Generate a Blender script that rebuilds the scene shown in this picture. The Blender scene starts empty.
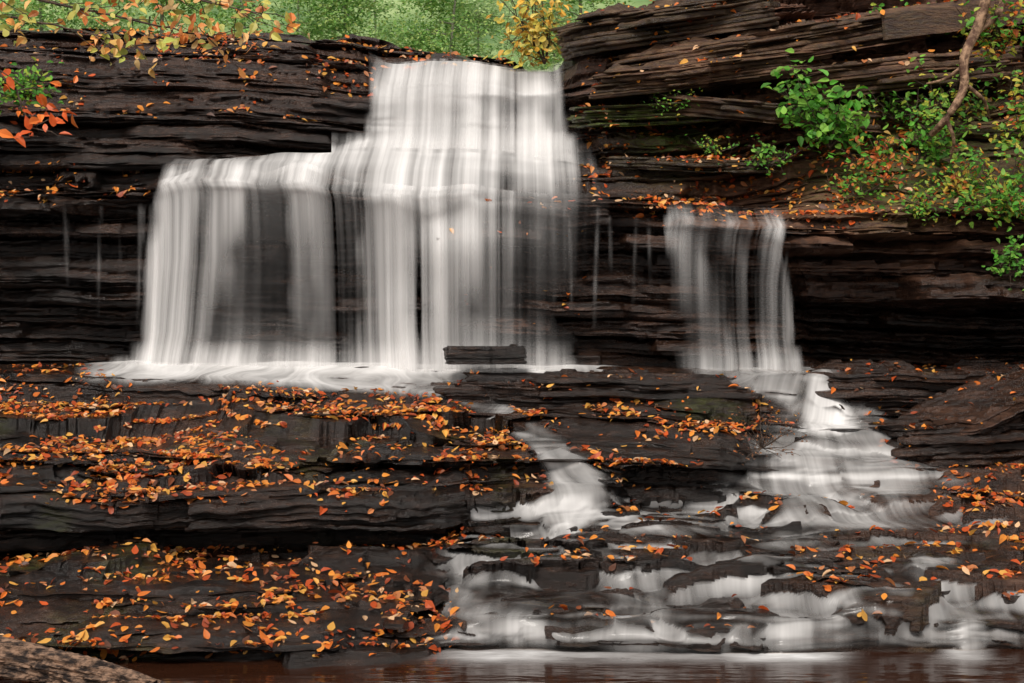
import bpy, math, random
import numpy as np
from mathutils import Vector, Matrix
random.seed(7); RS=np.random.RandomState(11)
scene=bpy.context.scene; COL=scene.collection
F=1422.2; H=2.4; CV=341.5
def zof(v,Y): return H-(v-CV)*Y/F
def W(u,v,Y): return ((u-512)/F*Y, Y, zof(v,Y))
# ---------------------------------------------------------------- noise
def hsh(a,b,s): 
    q=np.sin(a*127.1+b*311.7+s*74.7)*43758.5453
    return q-np.floor(q)
def vn(x,y,s=0.0):
    xi=np.floor(x); yi=np.floor(y); fx=x-xi; fy=y-yi
    fx=fx*fx*(3-2*fx); fy=fy*fy*(3-2*fy)
    a=hsh(xi,yi,s); b=hsh(xi+1,yi,s); c=hsh(xi,yi+1,s); d=hsh(xi+1,yi+1,s)
    return (a+(b-a)*fx)*(1-fy)+(c+(d-c)*fx)*fy
def fbm(x,y,s=0.0,o=4):
    r=0; a=.5; t=0
    for k in range(o):
        r=r+a*vn(x*2**k+k*17.3,y*2**k-k*9.1,s+k); t+=a; a*=.5
    return r/t
def sst(a,b,x):
    t=np.clip((x-a)/(b-a),0,1); return t*t*(3-2*t)
def bounds(lo,hi,s):
    r=np.random.RandomState(s); B=[-3.0]
    while B[-1]<16: B.append(B[-1]+lo+(hi-lo)*r.rand()**1.6)
    return np.array(B)
B1=bounds(.16,.58,3); B2=bounds(.024,.10,5)
def lay(B,z):
    i=np.clip(np.searchsorted(B,z)-1,0,len(B)-2); t=B[i+1]-B[i]
    return i.astype(float),(z-B[i])/t,t
def strata(X,Y,Z,amp=1.0,ter=0.8,dip=0.0,sd=0.0,big=.62):
    zw=Z+dip*X+.20*(fbm(X*.3+sd,Y*.25,1)-.5)+.05*(fbm(X*1.3,Y*1.3,2)-.5)
    i1,f1,t1=lay(B1,zw); i2,f2,t2=lay(B2,zw+.03*(vn(X*1.9,Y*2,4)-.5)+.015*(vn(X*7,Y*7,14)-.5))
    g=(vn(X*.55+i1*13.7,i1*3.1,5+sd)-.5)*.50
    ew=.35*fbm(X*3,Z*5,8)
    g+=(sst(.47,.53,vn(X*.8+i1*7.31+ew,i1*2.3+ew,6+sd))-.5)*.34
    h=(sst(.44,.56,vn(X*1.5+i2*5.17+ew,i2*1.9,7+sd))-.5)*.09+(vn(X*1.1+i2*3.3,i2*1.7,10)-.5)*.20+(vn(X*4+i2*3.3,i2*1.7,11)-.5)*.08
    cr=.15*np.exp(-((np.minimum(f1,1-f1)*t1)/.025)**2)+.035*np.exp(-((np.minimum(f2,1-f2)*t2)/.010)**2)
    Yn=Y-amp*(g+h)+cr*min(1,amp*1.3)+.07*(fbm(X*4,Z*8,12,5)-.5)
    q=sst(.66,1.0,f1)-f1; q2=sst(.55,1.0,f2)-f2
    Zn=Z+ter*(big*q*t1+.95*q2*t2)+.03*(fbm(X*4,Y*4,13,5)-.5)
    return Yn,Zn
# ---------------------------------------------------------------- mesh helpers
def raw(name,V,faces,mat,attrs=None,uv=None,smooth=False,parent=None,cols=None):
    V=np.asarray(V,dtype=np.float32); faces=np.asarray(faces,dtype=np.int32); n=faces.shape[1]
    me=bpy.data.meshes.new(name); me.vertices.add(len(V)); me.vertices.foreach_set('co',V.ravel())
    me.loops.add(faces.size); me.loops.foreach_set('vertex_index',faces.ravel())
    me.polygons.add(len(faces)); me.polygons.foreach_set('loop_start',np.arange(0,faces.size,n,dtype=np.int32))
    try: me.polygons.foreach_set('loop_total',np.full(len(faces),n,dtype=np.int32))
    except Exception: pass
    if uv is not None:
        l=me.uv_layers.new(name='UVMap'); l.data.foreach_set('uv',np.asarray(uv,dtype=np.float32)[faces.ravel()].ravel())
    for k,a in (attrs or {}).items():
        at=me.attributes.new(k,'FLOAT','POINT'); at.data.foreach_set('value',np.asarray(a,dtype=np.float32))
    if cols is not None:
        at=me.color_attributes.new('Col','FLOAT_COLOR','POINT'); at.data.foreach_set('color',np.asarray(cols,dtype=np.float32).ravel())
    me.update(calc_edges=True); me.validate()
    me.polygons.foreach_set('use_smooth',np.full(len(me.polygons),smooth))
    me.materials.append(mat)
    o=bpy.data.objects.new(name,me); COL.objects.link(o)
    if parent: o.parent=parent
    return o
def grid(name,X,Y,Z,mat,mask=None,attrs=None,uv=None,smooth=False):
    nc,nr=X.shape; idx=np.arange(nc*nr).reshape(nc,nr)
    q=np.stack([idx[:-1,:-1],idx[1:,:-1],idx[1:,1:],idx[:-1,1:]],-1)
    q=q[mask] if mask is not None else q.reshape(-1,4)
    used=np.unique(q); re=np.full(nc*nr,-1); re[used]=np.arange(len(used)); q=re[q]
    V=np.stack([X,Y,Z],-1).reshape(-1,3)[used]
    at={k:a.ravel()[used] for k,a in (attrs or {}).items()}
    uvv=None if uv is None else np.stack([uv[0],uv[1]],-1).reshape(-1,2)[used]
    return raw(name,V,q,mat,at,uvv,smooth)
def struct(o,label,cat): o['kind']='structure'; o['label']=label; o['category']=cat; return o
def tag(o,label,cat,group=None,kind=None):
    o['label']=label; o['category']=cat
    if group: o['group']=group
    if kind: o['kind']=kind
    return o
def empty(name,loc):
    o=bpy.data.objects.new(name,None); COL.objects.link(o); o.location=loc; return o
def blur(A,sc,sr):
    for ax,s in ((0,sc),(1,sr)):
        if s<=0: continue
        r=int(s*2.5)+1; k=np.exp(-.5*(np.arange(-r,r+1)/s)**2); k/=k.sum()
        P=np.pad(A,[(r,r) if a==ax else (0,0) for a in (0,1)],mode='edge')
        out=np.zeros_like(A)
        for j,w in enumerate(k):
            out+=w*(P[j:j+A.shape[0],:] if ax==0 else P[:,j:j+A.shape[1]])
        A=out
    return A
def minf(A,r):
    P=np.pad(A,[(r,r),(0,0)],mode='edge'); return np.minimum.reduce([P[j:j+A.shape[0]] for j in range(2*r+1)])
# ---------------------------------------------------------------- materials
def mat(name):
    m=bpy.data.materials.new(name); m.use_nodes=True; nt=m.node_tree; nt.nodes.clear()
    out=nt.nodes.new('ShaderNodeOutputMaterial'); return m,nt,out
def math_(nt,op,a,b=None,c=None,clamp=False):
    n=nt.nodes.new('ShaderNodeMath'); n.operation=op; n.use_clamp=clamp
    for i,x in enumerate((a,b,c)):
        if x is None: continue
        if isinstance(x,(int,float)): n.inputs[i].default_value=x
        else: nt.links.new(x,n.inputs[i])
    return n.outputs[0]
def noise(nt,vec,scale,detail=6,rough=.6,sc=(1,1,1)):
    mp=nt.nodes.new('ShaderNodeMapping'); mp.inputs['Scale'].default_value=sc; nt.links.new(vec,mp.inputs[0])
    n=nt.nodes.new('ShaderNodeTexNoise'); n.inputs['Scale'].default_value=scale; n.inputs['Detail'].default_value=detail; n.inputs['Roughness'].default_value=rough
    nt.links.new(mp.outputs[0],n.inputs['Vector']); return n.outputs['Fac']
def ramp(nt,fac,stops):
    r=nt.nodes.new('ShaderNodeValToRGB'); e=r.color_ramp.elements
    while len(e)<len(stops): e.new(.5)
    for i,(p,c) in enumerate(stops): e[i].position=p; e[i].color=(*c,1)
    nt.links.new(fac,r.inputs[0]); return r.outputs[0]
def mixc(nt,f,a,b):
    m=nt.nodes.new('ShaderNodeMix'); m.data_type='RGBA'
    if isinstance(f,(int,float)): m.inputs[0].default_value=f
    else: nt.links.new(f,m.inputs[0])
    for i,x in ((6,a),(7,b)):
        if isinstance(x,tuple): m.inputs[i].default_value=(*x,1)
        else: nt.links.new(x,m.inputs[i])
    return m.outputs[2]
def rock_mat(name):
    m,nt,out=mat(name); L=nt.links.new
    geo=nt.nodes.new('ShaderNodeNewGeometry'); P=geo.outputs['Position']
    tone=nt.nodes.new('ShaderNodeAttribute'); tone.attribute_name='tone'
    moss=nt.nodes.new('ShaderNodeAttribute'); moss.attribute_name='moss'
    n1=noise(nt,P,1.1,8,.65,(1,1,3.5)); n2=noise(nt,P,7,9,.72,(1,1,4.0)); n3=noise(nt,P,34,6,.75,(1,1,1.6)); n4=noise(nt,P,2.2,9,.7,(.6,.6,9))
    s=math_(nt,'ADD',math_(nt,'ADD',math_(nt,'MULTIPLY',n1,.35),math_(nt,'MULTIPLY',n2,.35)),math_(nt,'MULTIPLY',n4,.30))
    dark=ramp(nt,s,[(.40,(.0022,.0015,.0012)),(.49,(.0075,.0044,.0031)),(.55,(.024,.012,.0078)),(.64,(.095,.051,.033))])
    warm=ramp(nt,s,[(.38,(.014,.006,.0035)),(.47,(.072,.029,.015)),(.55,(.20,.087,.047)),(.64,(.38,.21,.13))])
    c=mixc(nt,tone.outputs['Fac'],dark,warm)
    c=mixc(nt,math_(nt,'MULTIPLY',ramp(nt,n3,[(.54,(0,0,0)),(.72,(1,1,1))]),.20),c,(.10,.057,.038))
    mf=math_(nt,'MULTIPLY',moss.outputs['Fac'],ramp(nt,n2,[(.42,(0,0,0)),(.55,(1,1,1))]),clamp=True)
    c=mixc(nt,mf,c,(.075,.11,.014))
    b=nt.nodes.new('ShaderNodeBsdfPrincipled'); L(c,b.inputs['Base Color'])
    r=math_(nt,'ADD',math_(nt,'MULTIPLY',n1,.60),math_(nt,'MULTIPLY',n3,.40)); r=math_(nt,'ADD',r,-.34); r=math_(nt,'ADD',r,math_(nt,'MULTIPLY',tone.outputs['Fac'],.4),clamp=True); L(math_(nt,'MAXIMUM',r,.08),b.inputs['Roughness'])
    b.inputs['Specular IOR Level'].default_value=.65
    bp=nt.nodes.new('ShaderNodeBump'); bp.inputs['Strength'].default_value=1.0; bp.inputs['Distance'].default_value=.032
    L(math_(nt,'ADD',math_(nt,'ADD',math_(nt,'MULTIPLY',n2,1.0),math_(nt,'MULTIPLY',n3,.4)),math_(nt,'MULTIPLY',n4,.3)),bp.inputs['Height']); L(bp.outputs[0],b.inputs['Normal'])
    L(b.outputs[0],out.inputs[0]); return m
ROCK=rock_mat('wet_rock')
def water_mat(name,fx,fy,whit=.85,contrast=1.0,clear=True):
    m,nt,out=mat(name); L=nt.links.new
    uv=nt.nodes.new('ShaderNodeUVMap'); uv.uv_map='UVMap'; U=uv.outputs[0]
    d=nt.nodes.new('ShaderNodeAttribute'); d.attribute_name='dens'; D=d.outputs['Fac']
    pr=nt.nodes.new('ShaderNodeAttribute'); pr.attribute_name='pres'; PR=pr.outputs['Fac']
    n1=noise(nt,U,1,2,.5,(fx,fy,1)); n2=noise(nt,U,1,3,.55,(fx*3.3,fy*1.1,1)); n3=noise(nt,U,1,2,.5,(fx*.33,fy*.6,1))
    s=math_(nt,'ADD',math_(nt,'ADD',math_(nt,'MULTIPLY',n1,.34),math_(nt,'MULTIPLY',n2,.16)),math_(nt,'MULTIPLY',n3,.50))
    s=math_(nt,'MULTIPLY',math_(nt,'SUBTRACT',s,.5),4.0*contrast)
    k=2.7 if clear else 3.2
    var=math_(nt,'MULTIPLY',s,math_(nt,'MULTIPLY',math_(nt,'MULTIPLY',D,math_(nt,'SUBTRACT',1.15,D)),k))
    w=math_(nt,'ADD',D,var,clamp=True); w=math_(nt,'MULTIPLY',w,.96)
    wh=nt.nodes.new('ShaderNodeBsdfDiffuse'); wh.inputs[0].default_value=(whit,whit*.985,whit*.975,1)
    tl=nt.nodes.new('ShaderNodeBsdfTranslucent'); tl.inputs[0].default_value=(whit,whit,whit,1)
    mw=nt.nodes.new('ShaderNodeMixShader'); mw.inputs[0].default_value=.15; L(wh.outputs[0],mw.inputs[1]); L(tl.outputs[0],mw.inputs[2])
    tr=nt.nodes.new('ShaderNodeBsdfTransparent'); base=tr.outputs[0]
    if clear:
        gl=nt.nodes.new('ShaderNodeBsdfGlossy'); gl.inputs['Roughness'].default_value=.12
        fr=nt.nodes.new('ShaderNodeFresnel'); fr.inputs[0].default_value=1.33
        bp=nt.nodes.new('ShaderNodeBump'); bp.inputs['Strength'].default_value=.3; bp.inputs['Distance'].default_value=.04
        L(s,bp.inputs['Height']); L(bp.outputs[0],gl.inputs['Normal']); L(bp.outputs[0],fr.inputs['Normal'])
        tr2=nt.nodes.new('ShaderNodeBsdfTransparent'); tr2.inputs[0].default_value=(.75,.68,.62,1)
        mc=nt.nodes.new('ShaderNodeMixShader'); L(fr.outputs[0],mc.inputs[0]); L(tr2.outputs[0],mc.inputs[1]); L(gl.outputs[0],mc.inputs[2])
        mp=nt.nodes.new('ShaderNodeMixShader'); L(PR,mp.inputs[0]); L(tr.outputs[0],mp.inputs[1]); L(mc.outputs[0],mp.inputs[2]); base=mp.outputs[0]
    mx=nt.nodes.new('ShaderNodeMixShader'); L(w,mx.inputs[0]); L(base,mx.inputs[1]); L(mw.outputs[0],mx.inputs[2])
    L(mx.outputs[0],out.inputs[0]); return m
FALL=water_mat('falling_water',6,.11,.96,.85,False)
FALL2=water_mat('falling_water_strands',12,.09,.96,1.15,False)
STREAM=water_mat('stream_water',5,.6,.95,.65,True)
def leaf_mat(name,tr=.3,rough=.45):
    m,nt,out=mat(name); L=nt.links.new
    a=nt.nodes.new('ShaderNodeAttribute'); a.attribute_name='Col'
    b=nt.nodes.new('ShaderNodeBsdfPrincipled'); L(a.outputs['Color'],b.inputs['Base Color']); b.inputs['Roughness'].default_value=rough
    t=nt.nodes.new('ShaderNodeBsdfTranslucent'); L(a.outputs['Color'],t.inputs[0])
    mx=nt.nodes.new('ShaderNodeMixShader'); mx.inputs[0].default_value=tr; L(b.outputs[0],mx.inputs[1]); L(t.outputs[0],mx.inputs[2]); L(mx.outputs[0],out.inputs[0]); return m
LEAF=leaf_mat('autumn_leaf',.25,.5); GREEN=leaf_mat('green_leaf',.4,.6)
def bark_mat(name,c1,c2,sc=(1,1,1),scale=12):
    m,nt,out=mat(name); L=nt.links.new
    tc=nt.nodes.new('ShaderNodeNewGeometry')
    n=noise(nt,tc.outputs['Position'],scale,8,.7,sc)
    c=ramp(nt,n,[(.42,c1),(.5,tuple((p+q)*.4 for p,q in zip(c1,c2))),(.58,c2)])
    b=nt.nodes.new('ShaderNodeBsdfPrincipled'); L(c,b.inputs['Base Color']); b.inputs['Roughness'].default_value=.75
    bp=nt.nodes.new('ShaderNodeBump'); bp.inputs['Strength'].default_value=1; bp.inputs['Distance'].default_value=.03; L(n,bp.inputs['Height']); L(bp.outputs[0],b.inputs['Normal'])
    L(b.outputs[0],out.inputs[0]); return m
BARK=bark_mat('grey_brown_bark',(.03,.018,.012),(.14,.09,.06)); ROOT=bark_mat('tan_root_bark',(.10,.045,.025),(.46,.28,.17),scale=9)
LOGM=bark_mat('mottled_log_bark',(.012,.005,.003),(.33,.20,.13),(1.2,2.6,2.6),8)
# ---------------------------------------------------------------- sheet builder
def table(cols,us,segs):
    ku=np.array([c[0] for c in cols],float); n=len(cols[0][1])
    PY=np.array([[p[0] for p in c[1]] for c in cols],float); PV=np.array([[p[1] for p in c[1]] for c in cols],float)
    Yk=np.stack([np.interp(us,ku,PY[:,j]) for j in range(n)],1); Vk=np.stack([np.interp(us,ku,PV[:,j]) for j in range(n)],1)
    t=[]; 
    for j,s in enumerate(segs): t+=list(j+np.arange(s)/s)
    t.append(n-1); t=np.array(t,float); j=np.clip(t.astype(int),0,n-2); f=t-j
    Y=Yk[:,j]*(1-f)+Yk[:,j+1]*f; V=Vk[:,j]*(1-f)+Vk[:,j+1]*f
    return Y,V,t
us=np.arange(-260,1300,1.75); NU=len(us); Ug=us[:,None]
def C(u,a): return (u,a)
def base(P0,P1,P2,P3,P4,P5,P6,P7,P8,P9,P10,P11,ex=None):
    a=[P0,P1,P2,P3,P4,P5,P6,P7,P8,P9,P10,P11]; 
    if ex is None:
        z=zof(P11[1],P11[0]); a.append((23,CV-(z-H)*F/23))
    else: a.append(ex); z=zof(ex[1],ex[0])
    a.append((34,CV-(z-H)*F/34)); return a
f0=(19.0,410)
cliff_cols=[
 C(-260,base(f0,(19,362),(19.2,330),(19.1,270),(18.5,212),(18.0,200),(18.4,190),(18.9,176),(19.1,166),(19.3,100),(20.4,20),(22,5))),
 C(0,base(f0,(19,362),(19.2,330),(19.1,270),(18.7,214),(18.15,202),(18.5,190),(19.0,178),(19.3,170),(19.4,104),(20.6,40),(22,24))),
 C(140,base(f0,(19,362),(19.2,330),(19.1,270),(18.7,205),(18.2,192),(18.6,180),(19.0,172),(19.2,164),(19.4,108),(20.8,42),(22,27))),
 C(172,base(f0,(18.9,362),(19.1,330),(19.0,260),(18.6,196),(18.2,184),(18.5,173),(18.9,164),(19.3,158),(19.5,108),(20.8,42),(22,28))),
 C(200,base(f0,(18.9,362),(19.1,330),(19.0,260),(18.6,188),(18.2,176),(18.5,167),(18.9,161),(19.3,157),(19.5,108),(20.8,42),(22,28))),
 C(240,base(f0,(18.9,362),(19.1,330),(19.0,260),(18.6,188),(18.2,176),(18.5,167),(18.9,160),(19.3,156),(19.5,108),(20.8,42),(22,28))),
 C(265,base(f0,(18.9,362),(19.1,330),(19.0,260),(18.6,196),(18.3,186),(18.5,173),(18.9,162),(19.4,154),(19.6,105),(20.8,44),(22,27))),
 C(300,base(f0,(18.9,362),(19.0,330),(18.9,260),(18.6,188),(18.1,176),(18.5,164),(18.9,157),(19.5,150),(19.8,100),(20.8,46),(22,29))),
 C(355,base(f0,(18.9,362),(18.8,330),(18.7,260),(18.4,209),(18.1,197),(18.4,178),(19.1,157),(19.8,142),(20.0,105),(20.4,62),(21.6,44),(22.6,34))),
 C(385,base(f0,(18.8,362),(18.6,330),(18.5,262),(18.3,205),(18.0,194),(18.35,178),(19.2,158),(19.9,140),(20.15,112),(20.45,86),(21.3,69),(22.6,37))),
 C(430,base(f0,(18.7,362),(18.4,325),(18.3,252),(18.2,212),(17.95,201),(18.35,181),(19.1,160),(19.8,139),(20.1,106),(20.35,78),(21.3,66),(22.6,44))),
 C(470,base(f0,(18.6,362),(18.3,320),(18.2,250),(18.2,205),(17.9,194),(18.35,178),(19.1,160),(19.8,138),(20.1,110),(20.35,82),(21.3,65),(22.6,50))),
 C(505,base(f0,(18.6,362),(18.5,325),(18.3,255),(18.2,208),(18.0,200),(18.4,184),(19.2,162),(19.9,142),(20.1,108),(20.3,82),(21.5,67),(22.6,58))),
 C(516,base(f0,(18.6,362),(18.5,325),(18.3,255),(18.2,210),(18.0,202),(18.4,186),(19.2,164),(19.9,144),(20.1,114),(20.25,98),(21.5,68),(22.6,62))),
 C(552,base(f0,(18.7,362),(18.7,330),(18.5,262),(18.3,214),(18.05,204),(18.4,189),(19.2,168),(19.9,150),(20.05,114),(20.2,94),(21.6,67))),
 C(580,base(f0,(18.8,362),(18.8,330),(18.6,262),(18.4,214),(18.1,204),(18.4,191),(19.0,176),(19.6,156),(19.8,100),(20.0,62),(21.2,44))),
 C(640,base(f0,(18.7,362),(18.7,330),(18.5,262),(18.3,225),(18.0,212),(18.3,201),(18.7,187),(19.2,162),(19.5,105),(20.1,40),(21,12))),
 C(720,base((18.8,410),(18.6,362),(18.7,330),(18.6,270),(18.2,232),(17.8,221),(18.2,209),(18.7,187),(19.2,155),(19.7,100),(20.6,4),(21,-20))),
 C(785,base((18.8,410),(18.6,362),(18.8,335),(18.6,285),(18.1,247),(17.7,230),(18.1,212),(18.6,186),(19.1,158),(19.8,90),(20.8,-8),(21.3,-40))),
 C(815,base((19.3,410),(19.2,364),(19.7,345),(19.3,308),(17.9,294),(17.5,226),(17.9,208),(18.5,185),(19.0,160),(19.8,90),(20.8,-20),(21.3,-60))),
 C(900,base((19.6,410),(19.6,364),(20.1,345),(19.5,310),(17.7,294),(17.35,224),(17.8,202),(18.4,172),(19.0,142),(20.0,80),(20.8,-30),(21.4,-70))),
 C(1024,base((19.8,410),(19.8,364),(20.3,345),(19.5,306),(17.6,290),(17.2,222),(17.6,200),(18.2,160),(19.0,122),(20.0,60),(20.8,-40),(21.4,-90))),
 C(1300,base((19.8,410),(19.8,364),(20.3,345),(19.5,306),(17.3,290),(16.9,220),(17.2,190),(17.6,140),(18.1,100),(18.6,30),(19.4,-60),(21,-120)))]
cY,cV,ct=table(cliff_cols,us,[44,36,70,58,44,26,40,40,64,66,40,26,4])
cX=(Ug-512)/F*cY; cZ=zof(cV,cY)
inTop=sst(365,385,Ug)*(1-sst(545,570,Ug))*(sst(7.0,8.0,ct)*(1-sst(11,11.2,ct)))[None,:]
lipw=sst(150,175,Ug)*(1-sst(590,640,Ug))*(sst(5,5.4,ct)*(1-sst(7.6,8,ct)))[None,:]
bankm=sst(770,850,Ug)*(sst(5.2,6,ct)*(1-sst(9,9.4,ct)))[None,:]
leftm=(1-sst(300,360,Ug))*(sst(8.9,9.3,ct))[None,:]
amp=(1-.6*inTop)*(1-.45*lipw)*(1-.55*bankm)*(1-.3*leftm)
right=sst(2.0,4.0,cX); dip=.03-.10*right*sst(4.0,5.0,cZ)
Yn,Zn=strata(cX,cY,cZ,1.0,.75,dip)
cY2=cY+(Yn-cY)*amp*(1+.75*right); cZ2=cZ+(Zn-cZ)*(1-.75*bankm)*(1-.5*leftm)*(1-.4*inTop)
cY2+= .3*(fbm(cX*.6,cZ*.5,33)-.5); cZ2+=bankm*.25*(fbm(cX*1.5,cY*1.5,35)-.5)
flat=np.clip(ct-12,0,1)[None,:]; cY2=cY2*(1-flat)+cY*flat
def vof(Y,Z): return CV-(Z-H)*F/Y
cVp=vof(cY2,cZ2)
bank=sst(780,880,Ug)*sst(50,80,cVp)*(1-sst(190,215,cVp))
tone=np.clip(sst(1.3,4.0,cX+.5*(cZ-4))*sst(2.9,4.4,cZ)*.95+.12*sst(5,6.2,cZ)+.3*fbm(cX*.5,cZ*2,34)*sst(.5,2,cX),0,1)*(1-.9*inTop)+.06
tone=np.clip(tone+.7*np.exp(-(((Ug-520)/24)**2+((cVp-325)/10)**2)),0,1)
mossC=np.exp(-(((Ug-672)/42)**2+((cVp-125)/42)**2))*1.5+.9*np.exp(-(((Ug-900)/90)**2+((cVp-170)/45)**2))+.35*bank
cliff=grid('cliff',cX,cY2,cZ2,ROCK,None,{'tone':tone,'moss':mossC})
struct(cliff,'tall dark layered rock cliff that the main waterfall runs down','cliff')
# ---- lower ledges and stream bed
def L_(u,*a):
    a=[(10.0,CV+(H+.7)*F/10.0)]+list(a)+[(18.3,367),(20.6,360.5)]; return (u,a)
low_cols=[
 L_(-260,(10.5,666),(10.65,636),(11.7,588),(13.0,558),(14.1,554),(13.2,526),(13.3,500),(14.8,444),(16.2,403),(17.4,372)),
 L_(0,(10.5,666),(10.65,634),(11.7,588),(13.0,558),(14.1,554),(13.2,528),(13.3,500),(14.8,444),(16.2,403),(17.4,373)),
 L_(120,(10.5,666),(10.65,632),(11.7,580),(13.0,548),(14.1,546),(13.3,516),(13.4,492),(15,438),(16.4,402),(17.2,378)),
 L_(250,(10.5,666),(10.65,638),(11.7,584),(13.0,549),(14.2,545),(13.5,512),(13.6,486),(15,438),(16.4,403),(17.2,382)),
 L_(400,(10.55,665),(10.7,640),(11.7,592),(13.0,552),(14.2,547),(13.7,516),(13.8,480),(15,438),(16.3,407),(17.0,390)),
 L_(450,(10.8,660),(11.0,626),(12.1,588),(13.2,548),(14.1,536),(13.9,510),(14.0,470),(15.2,438),(16.2,414),(17.0,395)),
 L_(505,(10.95,655),(11.1,615),(12.2,574),(13.4,546),(14.2,530),(14.3,515),(14.4,462),(15.2,436),(16.0,416),(17,396)),
 L_(540,(10.95,655),(11.1,612),(12.3,570),(13.5,545),(14.2,525),(14.4,508),(14.75,455),(15.5,432),(16.2,414),(17,394)),
 L_(595,(10.95,655),(11.1,612),(12.3,570),(13.5,545),(14.2,522),(14.5,505),(14.8,458),(15.5,432),(16.2,414),(17,392)),
 L_(622,(10.95,655),(11.1,612),(12.3,570),(13.5,545),(14.2,520),(14.9,500),(14.40,466),(15.3,434),(16.2,411),(17,392)),
 L_(720,(10.95,655),(11.1,610),(12.3,570),(13.5,543),(14.3,515),(15.0,496),(14.55,458),(15.3,432),(16.2,410),(17,390)),
 L_(760,(10.95,655),(11.1,610),(12.3,570),(13.5,543),(14.3,513),(14.9,490),(15.2,450),(16.0,428),(16.9,414),(17.2,376)),
 L_(830,(10.95,655),(11.1,610),(12.3,568),(13.5,542),(14.3,512),(14.9,488),(15.2,454),(16.1,434),(17.0,420),(17.2,374)),
 L_(930,(10.95,655),(11.1,608),(12.3,568),(13.5,542),(14.3,514),(15.0,486),(15.3,464),(16.2,440),(17,420),(17.6,372)),
 L_(1024,(10.95,655),(11.1,604),(12.3,565),(13.3,542),(14.0,520),(14.8,480),(15.5,458),(16.2,438),(17,410),(17.7,366)),
 L_(1300,(10.95,655),(11.1,595),(12.3,555),(13.3,530),(14.0,500),(14.8,460),(15.5,440),(16.2,420),(17,400),(17.7,360))]
lY,lV,lt=table(low_cols,us,[6,34,56,52,26,40,36,68,54,48,20,8])
lX=(Ug-512)/F*lY; lZ=zof(lV,lY)
strm=sst(420,480,Ug)*(1-sst(6.1,6.6,lt))[None,:]
rstrm=sst(700,760,Ug)*(sst(5.8,6.2,lt)*(1-sst(10.2,10.8,lt)))[None,:]
def cells(ns,xr,yr,seed,ys,oh,wh,edge):
    r_=np.random.RandomState(seed); S=np.stack([r_.uniform(*xr,ns),r_.uniform(*yr,ns)],1)
    so=r_.uniform(*oh,ns); stx=r_.uniform(-.12,.12,ns); sty=r_.uniform(-.14,.06,ns)
    pw=np.stack([lX+.30*(fbm(lX*2,lY*2,40)-.5),lY+.30*(fbm(lX*2,lY*2,41)-.5)],-1).reshape(-1,2)
    offs=np.zeros(len(pw)); sel=np.where(wh.ravel()>.01)[0]
    for k in range(0,len(sel),20000):
        s=sel[k:k+20000]; dx=(pw[s,0:1]-S[None,:,0]); dy=(pw[s,1:2]-S[None,:,1])*ys
        d=dx*dx+dy*dy; i=np.argpartition(d,1,axis=1)[:,:2]; dd=np.take_along_axis(d,i,1)
        i0=np.where(dd[:,0]>dd[:,1],i[:,1],i[:,0]); d0=np.sqrt(dd.min(1)); d1=np.sqrt(dd.max(1)); r=np.arange(len(s))
        offs[s]=so[i0]+stx[i0]*dx[r,i0]+sty[i0]*dy[r,i0]/ys-edge*np.exp(-(d1-d0)/.05)
    return offs.reshape(lX.shape)
W1=(strm+rstrm); offs=cells(520,(-2,8),(10.4,18),21,2.6,(-.12,.15),W1,.02)
W2=np.clip(1-W1,0,1)*((lt>2)&(lt<10.5))[None,:]; off2=cells(200,(-9,8),(10.4,18),22,1.8,(-.05,.05),W2,.0)
endk=(1-.75*sst(9.2,9.9,lt))[None,:]
lZs=lZ+(offs*np.clip(strm+.5*rstrm,0,1)*sst(1.0,1.5,lt)[None,:])+off2*W2*sst(2,2.4,lt)[None,:]*(1-.6*sst(5,6,lt)*(1-sst(6.8,7.2,lt)))[None,:]*endk
Yn,Zn=strata(lX,lY,lZs,1.0,.9,.02,5.0,.5)
a=(1-.6*strm-.3*rstrm)*endk; lY2=lY+(Yn-lY)*a*.9; lZ2=lZs+(Zn-lZs)*endk
lZ2+=.05*(fbm(lX*2.2,lY*2.2,44,5)-.5)*sst(1,2,lt)[None,:]
V=vof(lY2,lZ2); U=Ug*np.ones_like(V)
def tube(pts):
    out=np.zeros_like(V)
    for (a,b,w0),(c,d,w1) in zip(pts[:-1],pts[1:]):
        dx,dy=c-a,d-b
        t=np.clip(((U-a)*dx+(V-b)*dy*4.84)/(dx*dx+dy*dy*4.84+1e-6),0,1)
        r=np.sqrt((U-(a+t*dx))**2+((V-(b+t*dy))*2.2)**2); w=w0+(w1-w0)*t
        out=np.maximum(out,1-sst(.45,1.15,r/w))
    return out
def blob(u,v,ru,rv,sk=0): return np.exp(-(np.abs((U-u-sk*(V-v)+6*np.sin(V*.3))/ru)**2.4+np.abs((V-v)/rv)**3))
shelf=sst(70,130,U)*(1-sst(560,640,U))*sst(9.7,10.1,lt)[None,:]
cen=tube([(445,386,26),(480,402,20),(508,418,17),(545,444,20),(572,470,26),(578,494,36),(556,514,44)])
chute=tube([(735,368,50),(785,378,58),(812,400,34),(830,425,34)]); 
fan=tube([(835,440,45),(850,450,100),(850,464,120),(850,474,122)])
smooth=tube([(860,492,80),(760,504,60),(690,508,45),(600,524,50),(500,537,60)])*.8
edge_=1-sst(965,990,U)
fan*=edge_; smooth*=edge_
rgt=np.maximum.reduce([chute,fan,smooth])
lower=sst(425,475,U+20*np.sin(V*.05))*(sst(496,512,V))*(lt<6.3)[None,:]*(1-sst(990,1010,U)*(1-sst(590,600,V)))
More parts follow.
